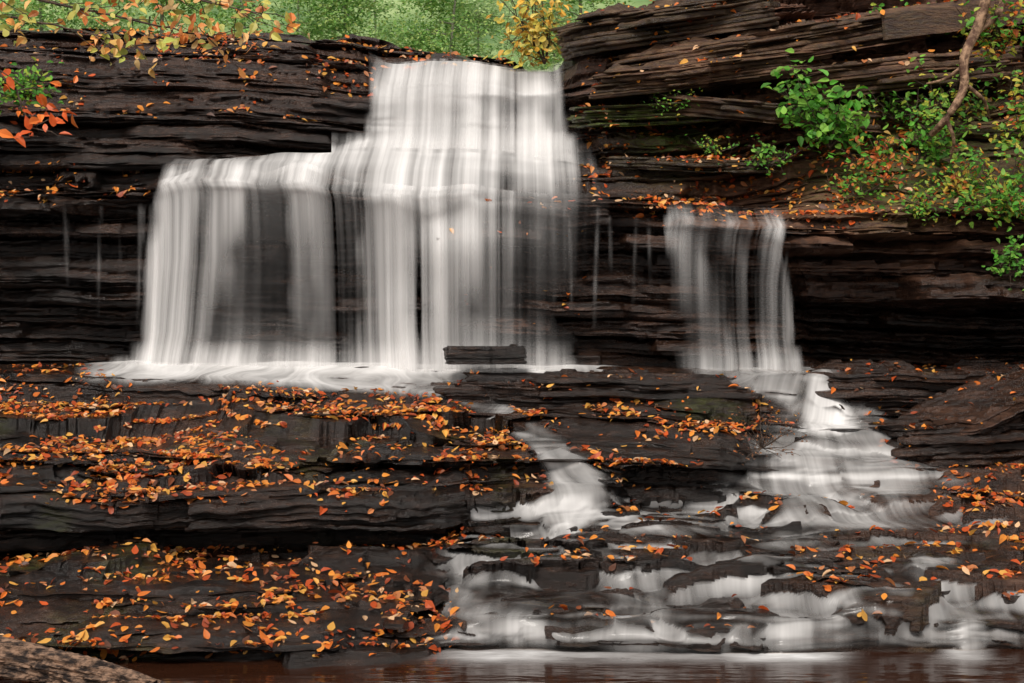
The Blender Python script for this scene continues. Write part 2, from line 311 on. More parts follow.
B_=[(470,572,28,18,.6,.7),(460,604,22,16,.5,.2),(512,625,48,20,.75,1.2),(585,600,22,10,.4,.4),(640,570,38,14,.7,.2),(648,604,40,18,.75,.3),(650,637,60,14,.8,0),(735,630,24,14,.5,-.6),(797,629,42,18,.85,-.9),(838,597,28,11,.85,-.5),(870,625,18,14,.3,0),(925,562,36,6,.65,0),(966,628,15,26,.85,0),(795,543,30,7,.65,-.5),(730,556,40,7,.55,-.4),(560,548,60,6,.5,0),(690,530,46,7,.6,0),(620,545,40,7,.5,0),(700,578,28,8,.4,-.6),(900,592,20,8,.35,0),(860,525,60,6,.5,0)]
casc=np.zeros_like(V)
for (a_,b_,c_,d_,s_,k_) in B_: casc=np.maximum(casc,blob(a_,b_,c_,d_,k_)*s_)
wear=np.clip(np.maximum.reduce([casc*.9,cen*sst(440,455,V)*.8,fan*.5,chute*.5]),0,1)*.65
lZ2=lZ2*(1-wear)+blur(lZ2,5,3)*wear; lY2=lY2*(1-wear)+blur(lY2,5,3)*wear
lVp=vof(lY2,lZ2)
ltone=np.clip(.04+.4*(fbm(lX*.8,lY*.8,50)-.45)+.22*sst(750,950,Ug),0,.5)
lmoss=np.clip(fbm(lX*.9,lY*.9,51)-.64,0,1)*2
rowf=(lt[:-1]+lt[1:])[None,:]*.5*np.ones((NU-1,1)); uf=((us[:-1]+us[1:])*.5)[:,None]*np.ones((1,len(lt)-1))
wob=uf+14*np.sin(rowf*5)
m_stream=(wob>462)&(rowf<6.15); 
m_lowl=(~m_stream)&(rowf<5.0)
m_midl=(~m_stream)&(~m_lowl)&(wob<545)&(rowf<10.5)
m_mid=(~m_stream)&(~m_lowl)&(~m_midl)&(wob<758)&(rowf<10.5)
m_right=(~m_stream)&(~m_lowl)&(~m_midl)&(~m_mid)&(rowf<10.5)
m_shelf=rowf>=10.5
for nm,mk,lb in (('stream_bed',m_stream,'broken dark rock steps under the lower cascades above the pool'),
  ('lower_rock_ledge',m_lowl,'lowest layered dark rock ledge at left, littered with leaves beside the pool'),
  ('wide_rock_ledge',m_midl,'wide overhanging dark rock ledge at left strewn with orange leaves'),
  ('middle_rock_ledge',m_mid,'dark leafy rock ledge between the central and right cascades'),
  ('right_rock_ledge',m_right,'stepped rock ledge at right under the right cascade'),
  ('plunge_shelf',m_shelf,'flat rock shelf at the foot of the tall cliff')):
    struct(grid(nm,lX,lY2,lZ2,ROCK,mk,{'tone':ltone,'moss':lmoss}),lb,'rock ledge')
# ---------------------------------------------------------------- water on the cliff (drapes over the rock)
def dens2(levels,Ug,V):
    vs=np.array([l[0] for l in levels],float)
    k=np.clip(np.searchsorted(vs,V)-1,0,len(vs)-2); f=np.clip((V-vs[k])/(vs[k+1]-vs[k]),0,1)
    UU=Ug*np.ones_like(V); out=np.zeros_like(V)
    for i in range(len(vs)-1):
        m_=k==i
        if not m_.any(): continue
        a_=np.interp(UU[m_],[p[0] for p in levels[i][1]],[p[1] for p in levels[i][1]]); b_=np.interp(UU[m_],[p[0] for p in levels[i+1][1]],[p[1] for p in levels[i+1][1]])
        out[m_]=a_*(1-f[m_])+b_*f[m_]
    return out
nr=len(ct); yw=np.zeros_like(cY2); yw[:,-1]=cY2[:,-1]
cyb=blur(minf(cY2,4),3,2)
for j in range(nr-2,-1,-1):
    yw[:,j]=np.minimum(cyb[:,j]-.05,yw[:,j+1]+.003)
ywS=blur(yw,5,16)-.08; ywF=blur(yw,3.5,5)-.02; lowm=(1-sst(4.2,5.4,ct))[None,:]; yw=ywF*(1-lowm)+ywS*lowm
zwt=blur(np.maximum(cZ2,blur(cZ2,4,4)),4,6)+.05; zwt=zwt*(1-lowm)+blur(cZ2,3,14)*lowm
ln=np.concatenate([np.zeros((NU,1)),np.cumsum(np.hypot(np.diff(yw,axis=1),np.diff(zwt,axis=1)),1)],1)
TOPL=[(60,[(368,0),(385,.15),(400,.6),(500,.55),(508,.2),(556,.2),(566,0)]),(78,[(370,0),(378,.4),(400,.78),(500,.7),(508,.4),(535,.3),(558,.4),(564,0)]),
 (92,[(370,0),(378,.66),(400,.58),(440,.7),(500,.6),(512,.5),(530,.72),(555,.62),(564,0)]),(112,[(370,0),(377,.7),(395,.42),(430,.6),(460,.5),(490,.6),(510,.35),(535,.5),(548,.3),(558,.58),(564,0)]),(132,[(364,0),(374,.75),(395,.6),(450,.65),(520,.6),(556,.6),(562,.45),(568,0)]),
 (142,[(325,0),(345,.5),(370,.8),(556,.75),(572,.35),(586,0)]),
 (152,[(262,0),(285,.35),(315,.6),(345,.75),(540,.78),(565,.6),(582,.35),(594,0)]),
 (161,[(172,0),(188,.3),(235,.38),(252,.22),(275,.38),(300,.65),(350,.75),(540,.72),(570,.5),(588,.3),(598,0)]),
 (172,[(162,0),(174,.6),(205,.5),(215,.28),(236,.62),(252,.3),(280,.32),(294,.6),(320,.48),(350,.55),(400,.68),(520,.66),(560,.45),(588,.25),(600,0)]),
 (184,[(160,0),(170,.68),(203,.54),(213,.28),(222,.48),(240,.6),(252,.22),(280,.18),(292,.56),(330,.35),(350,.38),(362,.6),(430,.70),(480,.62),(510,.46),(540,.38),(560,.25),(590,.12),(600,0)]),
 (200,[(158,0),(169,.66),(198,.54),(213,.30),(228,.48),(240,.48),(252,.10),(284,.06),(293,.40),(306,.28),(330,.22),(345,.12),(356,.14),(366,.50),(425,.56),(470,.56),(485,.32),(512,.36),(524,.16),(545,.12),(600,.03),(620,0)]),
 (250,[(150,0),(166,.60),(195,.62),(207,.28),(228,.35),(245,.05),(288,.03),(298,.22),(310,.10),(322,.18),(340,.08),(356,.10),(364,.42),(385,.50),(405,.28),(430,.40),(440,.70),(475,.58),(484,.16),(500,.26),(512,.22),(522,.08),(545,.08),(600,.0),(650,0)]),
 (310,[(150,0),(166,.54),(198,.58),(215,.34),(230,.05),(290,.02),(299,.13),(312,.05),(324,.12),(345,.04),(358,.06),(368,.33),(390,.40),(410,.22),(430,.28),(445,.60),(460,.40),(473,.10),(500,.14),(515,.05),(560,.0),(600,.0),(640,0)]),
 (340,[(150,0),(166,.58),(205,.56),(228,.10),(290,.06),(345,.08),(366,.42),(440,.54),(460,.50),(485,.3),(530,.15),(560,.03),(600,.0),(640,0)]),
 (355,[(135,0),(160,.72),(220,.66),(245,.38),(290,.3),(345,.36),(365,.66),(460,.75),(500,.5),(540,.35),(575,0),(640,0)]),
 (366,[(110,0),(150,.7),(225,.75),(250,.5),(340,.5),(365,.75),(460,.8),(540,.5),(585,0)]),(376,[(120,0),(150,.6),(225,.6),(250,.4),(340,.4),(365,.6),(500,.6),(560,.2),(590,0)]),(384,[(0,0),(1,0)])]
cVw=vof(yw,zwt)
D=dens2(TOPL,Ug+5*(vn(cX*3,cVw*.04,67)-.5),cVw)
D*=np.where(ct<11.0,1,0)[None,:]; D*=np.clip(.66+.6*fbm(cX*2.6,ln*.12,66,3),0,1.15); D=np.clip(D-.012,0,1)
shear=-np.clip((cVw-175)/185,0,1)**.8*(22*np.exp(-((Ug-200)/60)**2))
RL=[(204,[(0,0),(1,0)]),(214,[(665,0),(672,.3),(690,.2),(700,.05),(770,.1),(783,.05),(788,0)]),(224,[(662,0),(670,.5),(690,.42),(700,.10),(715,.03),(732,.34),(745,.06),(770,.36),(780,.5),(786,0)]),
 (260,[(666,0),(678,.36),(698,.24),(708,.0),(725,.02),(740,.24),(753,.03),(768,.28),(780,.62),(786,0)]),(320,[(676,0),(692,.06),(712,.13),(722,.01),(737,.10),(750,.04),(765,.18),(776,.54),(783,.62),(787,0)]),
 (345,[(676,0),(690,.06),(712,.18),(740,.2),(765,.3),(780,.62),(788,0)]),(360,[(668,.0),(690,.3),(740,.5),(785,.8),(795,0)]),(374,[(668,.0),(690,.4),(740,.6),(785,.8),(795,0)]),(384,[(0,0),(1,0)])]
DR=dens2(RL,Ug+4*(vn(cX*3,cVw*.04,69)-.5),cVw)
shR=np.clip((cVw-215)/145,0,1)*8
def fallobj(name,D,lo,hi,ulo,uhi,mt,dy,sh,seed,label,ksc=1.0):
    tf=(ct[:-1]+ct[1:])*.5; m=((tf>lo)&(tf<hi))[None,:]&((us[:-1]>=ulo)&(us[:-1]<uhi))[:,None]
    dm=np.maximum(np.maximum(D[:-1,:-1],D[1:,:-1]),np.maximum(D[:-1,1:],D[1:,1:])); m=m&(dm>.004)
    yy=yw-dy-.03*(vn(cX*7+seed,ln*.4,61)-.5)*2*(dy+.5)
    xx=(Ug+sh-512)/F*yy
    o=grid(name,xx,yy,zwt+dy*.15,mt,m,{'dens':np.clip(D*ksc,0,1),'pres':D*0},(cX+seed,ln+seed*.7),True)
    return tag(o,label,'waterfall')
def part(o,p):
    for k in ('label','category'):
        if k in o: del o[k]
    o.parent=p; o.matrix_parent_inverse=Matrix.Translation(-Vector(p.location)); return o
e=empty('waterfall',W(466,140,20.1)); tag(e,'upper tier of the main waterfall pouring over the crest of the cliff','waterfall')
part(fallobj('water_sheet',D,7.4,12,330,640,FALL,.0,0,2.3,'x'),e)
part(fallobj('water_strands',D,7.4,12,330,640,FALL2,.08,0,7.3,'x',.25),e)
e=empty('waterfall',W(400,360,18.0)); tag(e,'wide central curtain of the main waterfall falling from the long lip to the rock shelf','waterfall')
part(fallobj('water_sheet',D,0.05,7.4,266,660,FALL,.0,shear,2.3,'x'),e)
part(fallobj('water_strands',D,0.3,5.8,266,660,FALL2,.12,shear,7.3,'x',.35),e)
e=empty('waterfall',W(185,360,18.0)); tag(e,'narrow bright white waterfall at the far left end of the long lip','waterfall')
part(fallobj('water_sheet',D,0.05,7.4,110,266,FALL,.0,shear,2.3,'x'),e)
part(fallobj('water_strands',D,0.3,5.8,110,266,FALL2,.12,shear,7.3,'x',.4),e)
e=empty('waterfall',W(730,360,17.8)); tag(e,'smaller separate waterfall on the right dropping from its own ledge','waterfall')
part(fallobj('water_sheet',DR,0.05,7.0,640,810,FALL,.0,shR,4.3,'x'),e)
part(fallobj('water_strands',DR,0.3,6.0,640,810,FALL2,.12,shR,9.3,'x',.35),e)
DD=np.zeros_like(D)
for u0,k,l0,l1 in ((66,.06,205,300),(71,.04,215,260),(101,.07,204,330),(118,.04,220,290),(137,.09,203,340),(146,.07,205,260),(551,.10,206,330),(563,.06,206,280),(569,.10,210,330),(597,.08,206,340),(612,.05,215,280),(634,.07,214,320),(650,.05,218,300)):
    DD+=k*np.exp(-((Ug-u0-3*np.sin(cVw*.013+u0))/1.5)**2)*sst(l0,l0+8,cVw)*(1-sst(l0+.4*(l1-l0),l1,cVw))*(.4+1.2*vn(Ug*.0+u0,cVw*.08,68))
fallobj('water_drip',DD,0.9,5.2,40,165,FALL,.02,0,12.3,'thin strings of water dripping down the dark cliff left of the falls')
fallobj('water_drip',DD,0.9,5.2,535,665,FALL,.06,0,12.3,'thin strings of water dripping between the main and right waterfalls')
# ---------------------------------------------------------------- stream water
Zb=blur(lZ2,6,4); Yb=blur(lY2,3,3)
zw0=blur(np.maximum(Zb,lZ2-.05),3,2.5)+.012
lift=np.clip(np.maximum.reduce([casc*.85,cen*sst(440,455,V),fan*.6,chute*.5]),0,1)
zwat=zw0*(1-lift)+np.maximum(zw0,blur(lZ2,2.5,2)+.035)*lift
zwat+=shelf*.05*np.exp(-((V-366)/6)**2)*(.4+fbm(lX*2,lY,76))
ywat=Yb-.015-.05*lift
depth=zwat-lZ2; soft=sst(-.012,.045,blur(depth,1.2,1.2)+.03*lift)
pres=np.clip(np.maximum.reduce([shelf,cen,rgt,lower]),0,1)*sst(-.02,.02,depth+.02)
slope=np.gradient(zwat,axis=1)/(np.abs(np.gradient(Yb,axis=1))+.012)
slope=blur(slope,2,1.5)
fl=fbm(lX*1.1,lY*1.3,71); fl2=fbm(lX*.55,lY*2.4,77)
white=np.clip((slope-.2)*1.1,0,.9)
up_=1-sst(436,452,V)
dn=np.maximum.reduce([white*cen*(.85-.2*up_),cen*(.22+.35*fl)*up_,white*rgt*.8,cen*sst(440,454,V)*(1-sst(496,512,V))*.42,chute*(.14+.3*fl)+chute*.45*(sst(792,818,U)),fan*(.14+.62*white)+fan*.40*np.exp(-((V-478)/5)**2)+fan*.3*np.exp(-((V-454)/5)**2),smooth*(.18+.5*fl)])
dn=np.maximum(dn,lower*white*np.clip(.22+1.3*(fbm(lX*1.2+3,lY*.5,72)-.36),0.1,.9))
dn=dn+lower*np.clip((fl-.45)*.5,0,.15)+lower*np.clip((fl2-.48)*1.6,0,.16)
dn=np.maximum(dn,casc*(.40+.6*white+.35*(fbm(lX*3,lY*2,73)-.5)))
FT=((530,90,.9),(655,62,.9),(785,58,.85),(966,26,.8))
footu=np.clip(sum(np.exp(-((U-a)/b)**4)*c for a,b,c in FT),0,1)
foot=np.exp(-((lt-1.12)/.2)**2)[None,:]*footu; dn=np.maximum(dn,foot*.8)*soft
dn=np.maximum(dn,shelf*np.clip(.42+.5*np.exp(-((V-366)/8)**2)+ .9*(fl-.5),0.1,.93)*sst(-.03,.03,depth+.02))
dn=np.clip(dn,0,.93)
def streamobj(name,m,label,seed):
    pm=np.maximum(pres[:-1,:-1],pres[1:,1:])>.02
    l2=np.concatenate([np.zeros((NU,1)),np.cumsum(np.hypot(np.diff(Yb,axis=1),np.diff(zwat,axis=1)),1)],1)
    o=grid(name,(Ug-512)/F*ywat,ywat,zwat,STREAM,m&pm,{'dens':dn,'pres':pres},(lX+.35*l2*(fbm(lX*.4,lY*.4,75)-.5),l2),True)
    return tag(o,label,'water')
Uf=uf
struct(streamobj('shelf_pool',(rowf>9.7)&(Uf<650),'x',0),'milky shallow water spread along the rock shelf at the foot of the main falls','water')
streamobj('cascade',(rowf>4.9)&(rowf<=9.7)&(Uf<690)&(rowf>4.9),'short central cascade between the two leafy ledges',3)
streamobj('cascade',(rowf>6.3)&(Uf>=690),'right cascade tumbling over steps below the smaller waterfall',6)
struct(streamobj('stream',((rowf<=4.9)|((rowf<=6.3)&(Uf>=690))),'x',9),'lower cascades running over broken rock steps into the pool','water')
# ---------------------------------------------------------------- pool
m,nt,out=mat('pool_water'); L=nt.links.new
geo=nt.nodes.new('ShaderNodeNewGeometry'); P=geo.outputs['Position']
b=nt.nodes.new('ShaderNodeBsdfPrincipled')
fo=nt.nodes.new('ShaderNodeAttribute'); fo.attribute_name='dens'
nn=noise(nt,P,1,5,.6,(2.5,7,1)); ff=math_(nt,'MULTIPLY',fo.outputs['Fac'],math_(nt,'ADD',math_(nt,'MULTIPLY',nn,1.6),-.1),clamp=True)
L(mixc(nt,ff,(.034,.012,.006),(.85,.85,.85)),b.inputs['Base Color']); L(math_(nt,'ADD',math_(nt,'MULTIPLY',ff,.6),.10),b.inputs['Roughness'])
bp=nt.nodes.new('ShaderNodeBump'); bp.inputs['Strength'].default_value=.25; bp.inputs['Distance'].default_value=.05; L(noise(nt,P,1,3,.5,(1.5,6,1)),bp.inputs['Height']); L(bp.outputs[0],b.inputs['Normal'])
L(b.outputs[0],out.inputs[0]); POOL=m
px=np.concatenate([[-40,-15],np.linspace(-6,8,281),[15,40]]); py=np.concatenate([[-30,-8,4],np.linspace(9,11.4,60)])
PX,PY=np.meshgrid(px,py,indexing='ij'); pu=512+PX*F/np.maximum(PY,.5)
fu=np.clip(sum(np.exp(-((pu-a)/b)**4)*c for a,b,c in FT),0,1)
fd=sst(10.45,10.9,PY)*fu*(.6+.8*sst(.3,.6,fbm(PX*1.1,PY*.2,80)))
struct(grid('pool',PX,PY,PX*0,POOL,None,{'dens':fd*(PY>9)}),'dark brown pool at the foot of the cascades','pool')
# ---------------------------------------------------------------- rock blocks
def slab(name,c,size,rotz,tilt,label,tone_=.15,seed=0,ex=3.5,mossv=0,roll=0,strat=1.0,cat='rock',group=None):
    a,b,h=size; nt_=320; th=np.linspace(0,2*np.pi,nt_,endpoint=False)
    ct_,st_=np.cos(th),np.sin(th); r=(np.abs(ct_)**ex+np.abs(st_)**ex)**(-1/ex)
    r=r*(1+.34*(fbm(ct_*1.7+seed,st_*1.7+seed,90)-.5)*2)
    x,y=ct_*r,st_*r
    nz=min(max(16,int(h/.011)),80); rows=[]
    for k in range(nz+1):
        f=k/nz; z=(f-1)*h; X=x*a;Y=y*b; zz=z+.05*(vn(X*1.5+seed,Y*1.5,91)-.5)
        i1,f1,t1=lay(B2,zz*np.ones_like(X)*1.0+seed); i0,f0_,t0=lay(B1,zz*.8+seed*1.3)
        d=(vn(X*1.3+i1*3.7,Y*1.3+i1,92+seed)-.5)*.20+(sst(.45,.55,vn(X*1.8+i1*5,Y*1.3+i1,93+seed))-.5)*.12+(vn(X*.8+i0*7,Y*.8,94+seed)-.5)*.40+(vn(X*6+i1,Y*6,96)-.5)*.05
        d-= .04*np.exp(-((np.minimum(f1,1-f1)*t1)/.01)**2)
        d-= .10*sst(.8,1,f)*vn(X*2,Y*2,97+seed)
        d*=min(1,h/.35+.25)*strat*min(1,b/.5)
        rr=np.hypot(X,Y)+1e-6; X=X+X/rr*d; Y=Y+Y/rr*d
        rows.append(np.stack([X,Y,z+.02*(fbm(X*5,Y*5,98)-.5)],-1))
    last=rows[-1]
    for k in range(1,40):
        s=1-k/39.0; X=last[:,0]*s; Y=last[:,1]*s
        z=.22*min(1,h*2)*(fbm(X*1.6+seed,Y*1.6,95,5)-.5)*2*min(1,(1-s)*6)
        q=np.floor((z+.5)/.035)*.035-.5; z=.3*z+.7*q+last[:,2]*s
        rows.append(np.stack([X,Y,z],-1))
    A=np.array(rows); K=len(rows); idx=np.arange(K*nt_).reshape(K,nt_)
    nx_=np.roll(idx,-1,axis=1); q=np.stack([idx[:-1],nx_[:-1],nx_[1:],idx[1:]],-1).reshape(-1,4)
    V_=A.reshape(-1,3)
    o=raw(name,V_,q,ROCK,{'tone':np.full(len(V_),tone_),'moss':np.full(len(V_),mossv)})
    o.location=c; o.rotation_euler=(tilt,roll,rotz); tag(o,label,cat,group)
    SL.append((o,V_,q)); return o
SL=[]
slab('rock_slab',W(486,346,17.6),(.48,.36,.22),.03,-.0,'small flat rectangular stone slab standing in the water below the main falls',.0,1,6,strat=.3)
slab('rock_slab',W(600,376,17.2),(1.75,.5,.42),.04,.03,'long low dark rock slab between the main and right waterfalls',.05,2,2.8,roll=.02)
slab('rock_slab',W(935,370,17.7),(1.45,.75,.5),-.05,.05,'dark leafy rock slab below the undercut at right',.14,3,3.0)
slab('boulder',W(1002,392,16.3),(.95,.6,.62),.35,.05,'dark wedge shaped boulder at the right edge beside the cascade',.3,4,4.0,roll=-.30)
slab('rock_slab',W(985,420,15.9),(1.0,.5,.42),.1,.05,'rock slab under the wedge shaped boulder',.12,5,3.4,roll=-.06)
UR=[((668,8,20.2),(1.4,1.0,.50),'thick rust brown slab overhanging at the very top right of the crest',.4,-.14),
    ((790,30,20.1),(2.2,1.2,.42),'long brown rock slab under the top of the right outcrop',.8,-.16),
    ((705,62,19.6),(1.5,1.1,.34),'weathered brown slab in the middle of the right outcrop',.75,-.12),
    ((890,60,19.6),(1.6,1.1,.42),'blocky brown rock above the green shrub at right',.85,-.10),
    ((640,104,19.35),(.9,.6,.28),'mossy dark slab right of the upper fall',.35,-.05),
    ((770,104,19.3),(1.3,.8,.26),'flat brown slab behind the green shrub',.6,.08),
    ((700,158,18.85),(1.1,.5,.16),'thin dark slab above the ledge of the right fall',.3,.03),
    ((955,4,20.1),(1.7,1.0,.4),'brown slab highest on the outcrop beside the top of the tan stem',.75,-.12)]
for i,(p,s,lb,tn,rl) in enumerate(UR):
    slab('rock_slab',W(*p),s,.05*((i%3)-1),.16,lb,tn,10+i,3.4+.8*(i%3),mossv=.9 if 'mossy' in lb else .15,roll=rl)
NUR=len(UR)
slab('rock_slab',W(548,566,12.4),(.46,.26,.22),.05,.05,'rounded wet rock in the middle of the lower cascades',.05,30,2.4,strat=.4)
slab('rock_slab',W(706,606,11.6),(.28,.22,.22),.1,.02,'small wet rock splitting the lowest cascade',.05,31,2.4,strat=.4)
slab('rock_slab',W(905,588,11.9),(.42,.3,.5),.0,.04,'leafy dark block above the pool at lower right',.12,32,2.8,strat=.6)
slab('rock_slab',W(1020,590,11.7),(.3,.3,.5),.0,.04,'dark rock block at the lower right edge',.12,33,2.8,strat=.6)
bpy.context.view_layer.update()
# ---------------------------------------------------------------- leaves
def leaf_tpl(v):
    r=np.random.RandomState(100+v); c=r.uniform(.02,.22); w=r.uniform(.24,.36); dr=r.uniform(-.35,.25); tw=r.uniform(-.12,.12)
    P=np.array([[0,0,0],[.3,0,0],[.66,0,0],[1,0,0],[.12,w*.62,c*.5],[.4,w,c],[.72,w*.62,c*.7],[.12,-w*.62,c*.5+tw],[.4,-w,c+tw],[.72,-w*.62,c*.7+tw]],float)
    P[:,2]+=dr*P[:,0]**2; P[:,0]-=.5
    Fc=[(0,1,4),(1,5,4),(1,2,5),(2,6,5),(2,3,6),(0,7,1),(1,7,8),(1,8,2),(2,8,9),(2,9,3)]
    return P,np.array(Fc)
TP=[leaf_tpl(i) for i in range(6)]
ORG=[(.72,.18,.025),(.80,.29,.04),(.58,.09,.015),(.82,.42,.08),(.36,.06,.015),(.22,.06,.02),(.80,.50,.28),(.55,.20,.07),(.11,.04,.02)]
OW=np.array([.19,.19,.13,.11,.10,.08,.07,.09,.04]); OW/=OW.sum()
def frames(n,tilt,rs):
    n=n+rs.normal(0,tilt,n.shape); n/=np.linalg.norm(n,axis=1,keepdims=True)
    t=rs.normal(0,1,n.shape); t-=n*(t*n).sum(1,keepdims=True); t/=np.linalg.norm(t,axis=1,keepdims=True)
    b=np.cross(n,t); return np.stack([t,b,n],-1)
def leafmesh(name,P,R,sz,ci,cols,mt,tv,parent=None,vary=.25,rs=RS):
    Vs=[];Fs=[];Cs=[];o=0
    for k in range(6):
        s=np.where(tv==k)[0]
        if not len(s): continue
        T,Fc=TP[k]; v=np.einsum('nij,kj->nki',R[s],T)*sz[s][:,None,None]+P[s][:,None,:]
        f=Fc[None]+(np.arange(len(s))*len(T))[:,None,None]+o
        c=np.array(cols)[ci[s]]*(1+rs.uniform(-vary,vary,(len(s),1)))
        c=np.repeat(c[:,None,:],len(T),1)
        Vs.append(v.reshape(-1,3)); Fs.append(f.reshape(-1,3)); Cs.append(c.reshape(-1,3)); o+=len(s)*len(T)
    C3=np.concatenate(Cs); C4=np.concatenate([np.clip(C3,0,1),np.ones((len(C3),1))],1)
    return raw(name,np.concatenate(Vs),np.concatenate(Fs),mt,cols=C4,parent=parent)
def gnorm(X,Y,Z):
    Pm=np.stack([X,Y,Z],-1); a=Pm[1:,:-1]-Pm[:-1,:-1]; b=Pm[:-1,1:]-Pm[:-1,:-1]
    n=np.cross(a,b); A=np.linalg.norm(n,axis=-1)+1e-12; n=n/A[...,None]; return n,A,(Pm[1:,1:]+Pm[:-1,:-1])*.5
pts=[];nrm=[];zone=[]
def scatter(X,Y,Z,w,count,zn,nzmin):
    n,A,c=gnorm(X,Y,Z); 
    n=np.where(n[...,2:3]<0,-n,n)
    uu=512+c[...,0]*F/c[...,1]; vv=CV-(c[...,2]-H)*F/c[...,1]
    p=A*(n[...,2]>nzmin)*w(uu,vv,c)*(uu>-40)*(uu<1070); p=p.ravel(); s=p.sum()
    if s<=0: return
    i=RS.choice(len(p),count,p=p/s); pts.append(c.reshape(-1,3)[i]); nrm.append(n.reshape(-1,3)[i]); zone.extend([zn]*count)
cl=lambda c,s,f=1.6: np.clip((fbm(c[...,0]*f,c[...,1]*f,s)-.36)*4,0.07,1)**1.4
box=lambda u,v,a,b,c,d,sf=10: sst(a-sf,a+sf,u)*(1-sst(b-sf,b+sf,u))*sst(c-sf,c+sf,v)*(1-sst(d-sf,d+sf,v))
presc=np.clip(np.maximum.reduce([shelf,cen,rgt]),0,1)[:-1,:-1]
scatter(lX,lY2,lZ2,lambda u,v,c:cl(c,101,1.3)*box(u,v,-60,470,372,508)*(rowf>6.3)*(1-presc),3900,'wide',.32)
scatter(lX,lY2,lZ2,lambda u,v,c:cl(c,102)*box(u,v,-60,460,515,662)*(rowf<5),1600,'lower',.35)
scatter(lX,lY2,lZ2,lambda u,v,c:cl(c,103)*box(u,v,470,800,385,495,6)*(rowf>6)*(1-np.clip(presc*1.5,0,1)),1000,'middle',.35)
scatter(lX,lY2,lZ2,lambda u,v,c:cl(c,104,2.2)*box(u,v,480,1060,495,640)*(rowf<6.4)*(depth[:-1,:-1]<-.01)*(dn[:-1,:-1]<.3),520,'stream',.4)
scatter(lX,lY2,lZ2,lambda u,v,c:(.2+cl(c,105))*box(u,v,940,1070,465,535,12)+.15*box(u,v,880,1070,370,470),1050,'bank',.35)
scatter(cX,cY2,cZ2,lambda u,v,c:cl(c,106)*(1.9*box(u,v,-60,165,165,205)+box(u,v,150,515,20,85,5)*1.9*(np.abs(D[:-1,:-1])<.05)+1.1*box(u,v,-60,370,20,120)+.5*box(u,v,140,190,155,175)),3000,'cliffleft',.22)
scatter(cX,cY2,cZ2,lambda u,v,c:cl(c,107)*(1.3*box(u,v,585,860,60,215)+1.5*box(u,v,650,1060,180,225)+2.6*box(u,v,790,1060,90,215))*(DR[:-1,:-1]<.1),4200,'cliffright',.2)
scatter(cX,cY2,cZ2,lambda u,v,c:box(u,v,450,600,180,330,8)*cl(c,108),80,'falls',.3)
def slableaves(k,count,zn):
    o,V_,q=SL[k]; M=np.array(o.matrix_world); Vw=V_@M[:3,:3].T+M[:3,3]
    a=Vw[q[:,1]]-Vw[q[:,0]]; b=Vw[q[:,3]]-Vw[q[:,0]]; n=np.cross(a,b); A=np.linalg.norm(n,axis=1)+1e-12; n/=A[:,None]
    c=(Vw[q[:,0]]+Vw[q[:,2]])*.5; n=np.where(n[:,2:3]<0,-n,n); ok=(n[:,2]>.5)
    p=A*ok*(.15+cl(c,109,2.5)); i=RS.choice(len(p),count,p=p/p.sum()); pts.append(c[i]); nrm.append(n[i]); zone.extend([zn]*count)
slableaves(1,130,'slab'); slableaves(2,170,'slab'); slableaves(3,60,'slab'); slableaves(4,60,'slab')
for k in range(5,5+NUR): slableaves(k,150,'cliffright')
slableaves(5+NUR+2,40,'stream'); slableaves(5+NUR+3,25,'stream')
Pt=np.concatenate(pts); Nn=np.concatenate(nrm); zone=np.array(zone); n=len(Pt)
isc=np.char.startswith(zone.astype(str),'cliff')
up=np.where(isc[:,None],np.array([0,-.8,.8]),np.array([0,-.35,1.0])); Nn=Nn*.6+up*.5; Nn/=np.linalg.norm(Nn,axis=1,keepdims=True)
R=frames(Nn,.25,RS); sz=.040+.085*RS.rand(n)**1.6; ci=RS.choice(len(ORG),n,p=OW); tv=RS.randint(0,6,n)
sz[isc]*=1.1
Pt=Pt+Nn*.02
uu=512+Pt[:,0]*F/Pt[:,1]; vv=CV-(Pt[:,2]-H)*F/Pt[:,1]
inv=(uu>2)&(uu<1022)&(vv>2)&(vv<681)
order=np.argsort(-(sz/Pt[:,1])*inv*(R[:,2,2]>.6)); big=order[:300]; rest=order[300:]
ZL={'wide':'wide leafy ledge at left','lower':'lowest ledge at left beside the pool','middle':'ledge between the two cascades','stream':'wet rocks of the lower cascades','bank':'leaf covered bank at the right edge','cliffleft':'cliff left of the main falls','cliffright':'brown outcrop at upper right','falls':'rock behind the main falls','slab':'rock slabs below the falls'}
CN=['orange','light orange','deep red orange','yellow orange','dark red','dark brown','pale peach','tan orange','blackish brown']
LM={}
for i in big:
    key=(int(ci[i]),int(tv[i]))
    if key not in LM:
        T,Fc=TP[key[1]]; c=np.tile(np.array([*ORG[key[0]],1.0]),(len(T),1))
        o=raw('fallen_leaf',T,Fc,LEAF,cols=c); LM[key]=o.data; 
    else:
        o=bpy.data.objects.new('fallen_leaf',LM[key]); COL.objects.link(o)
    M=Matrix([[*(R[i,r]*sz[i]),Pt[i,r]] for r in range(3)]+[[0,0,0,1]]); o.matrix_world=M
    z=ZL[zone[i]]; tag(o,f'{CN[ci[i]]} fallen leaf lying on the {z}','leaf',f'{CN[ci[i]]} leaves on the {z}')
o=leafmesh('leaf_litter',Pt[rest],R[rest],sz[rest],ci[rest],ORG,LEAF,tv[rest]); tag(o,'orange and brown fallen leaves scattered over all the ledges','leaves',kind='stuff')
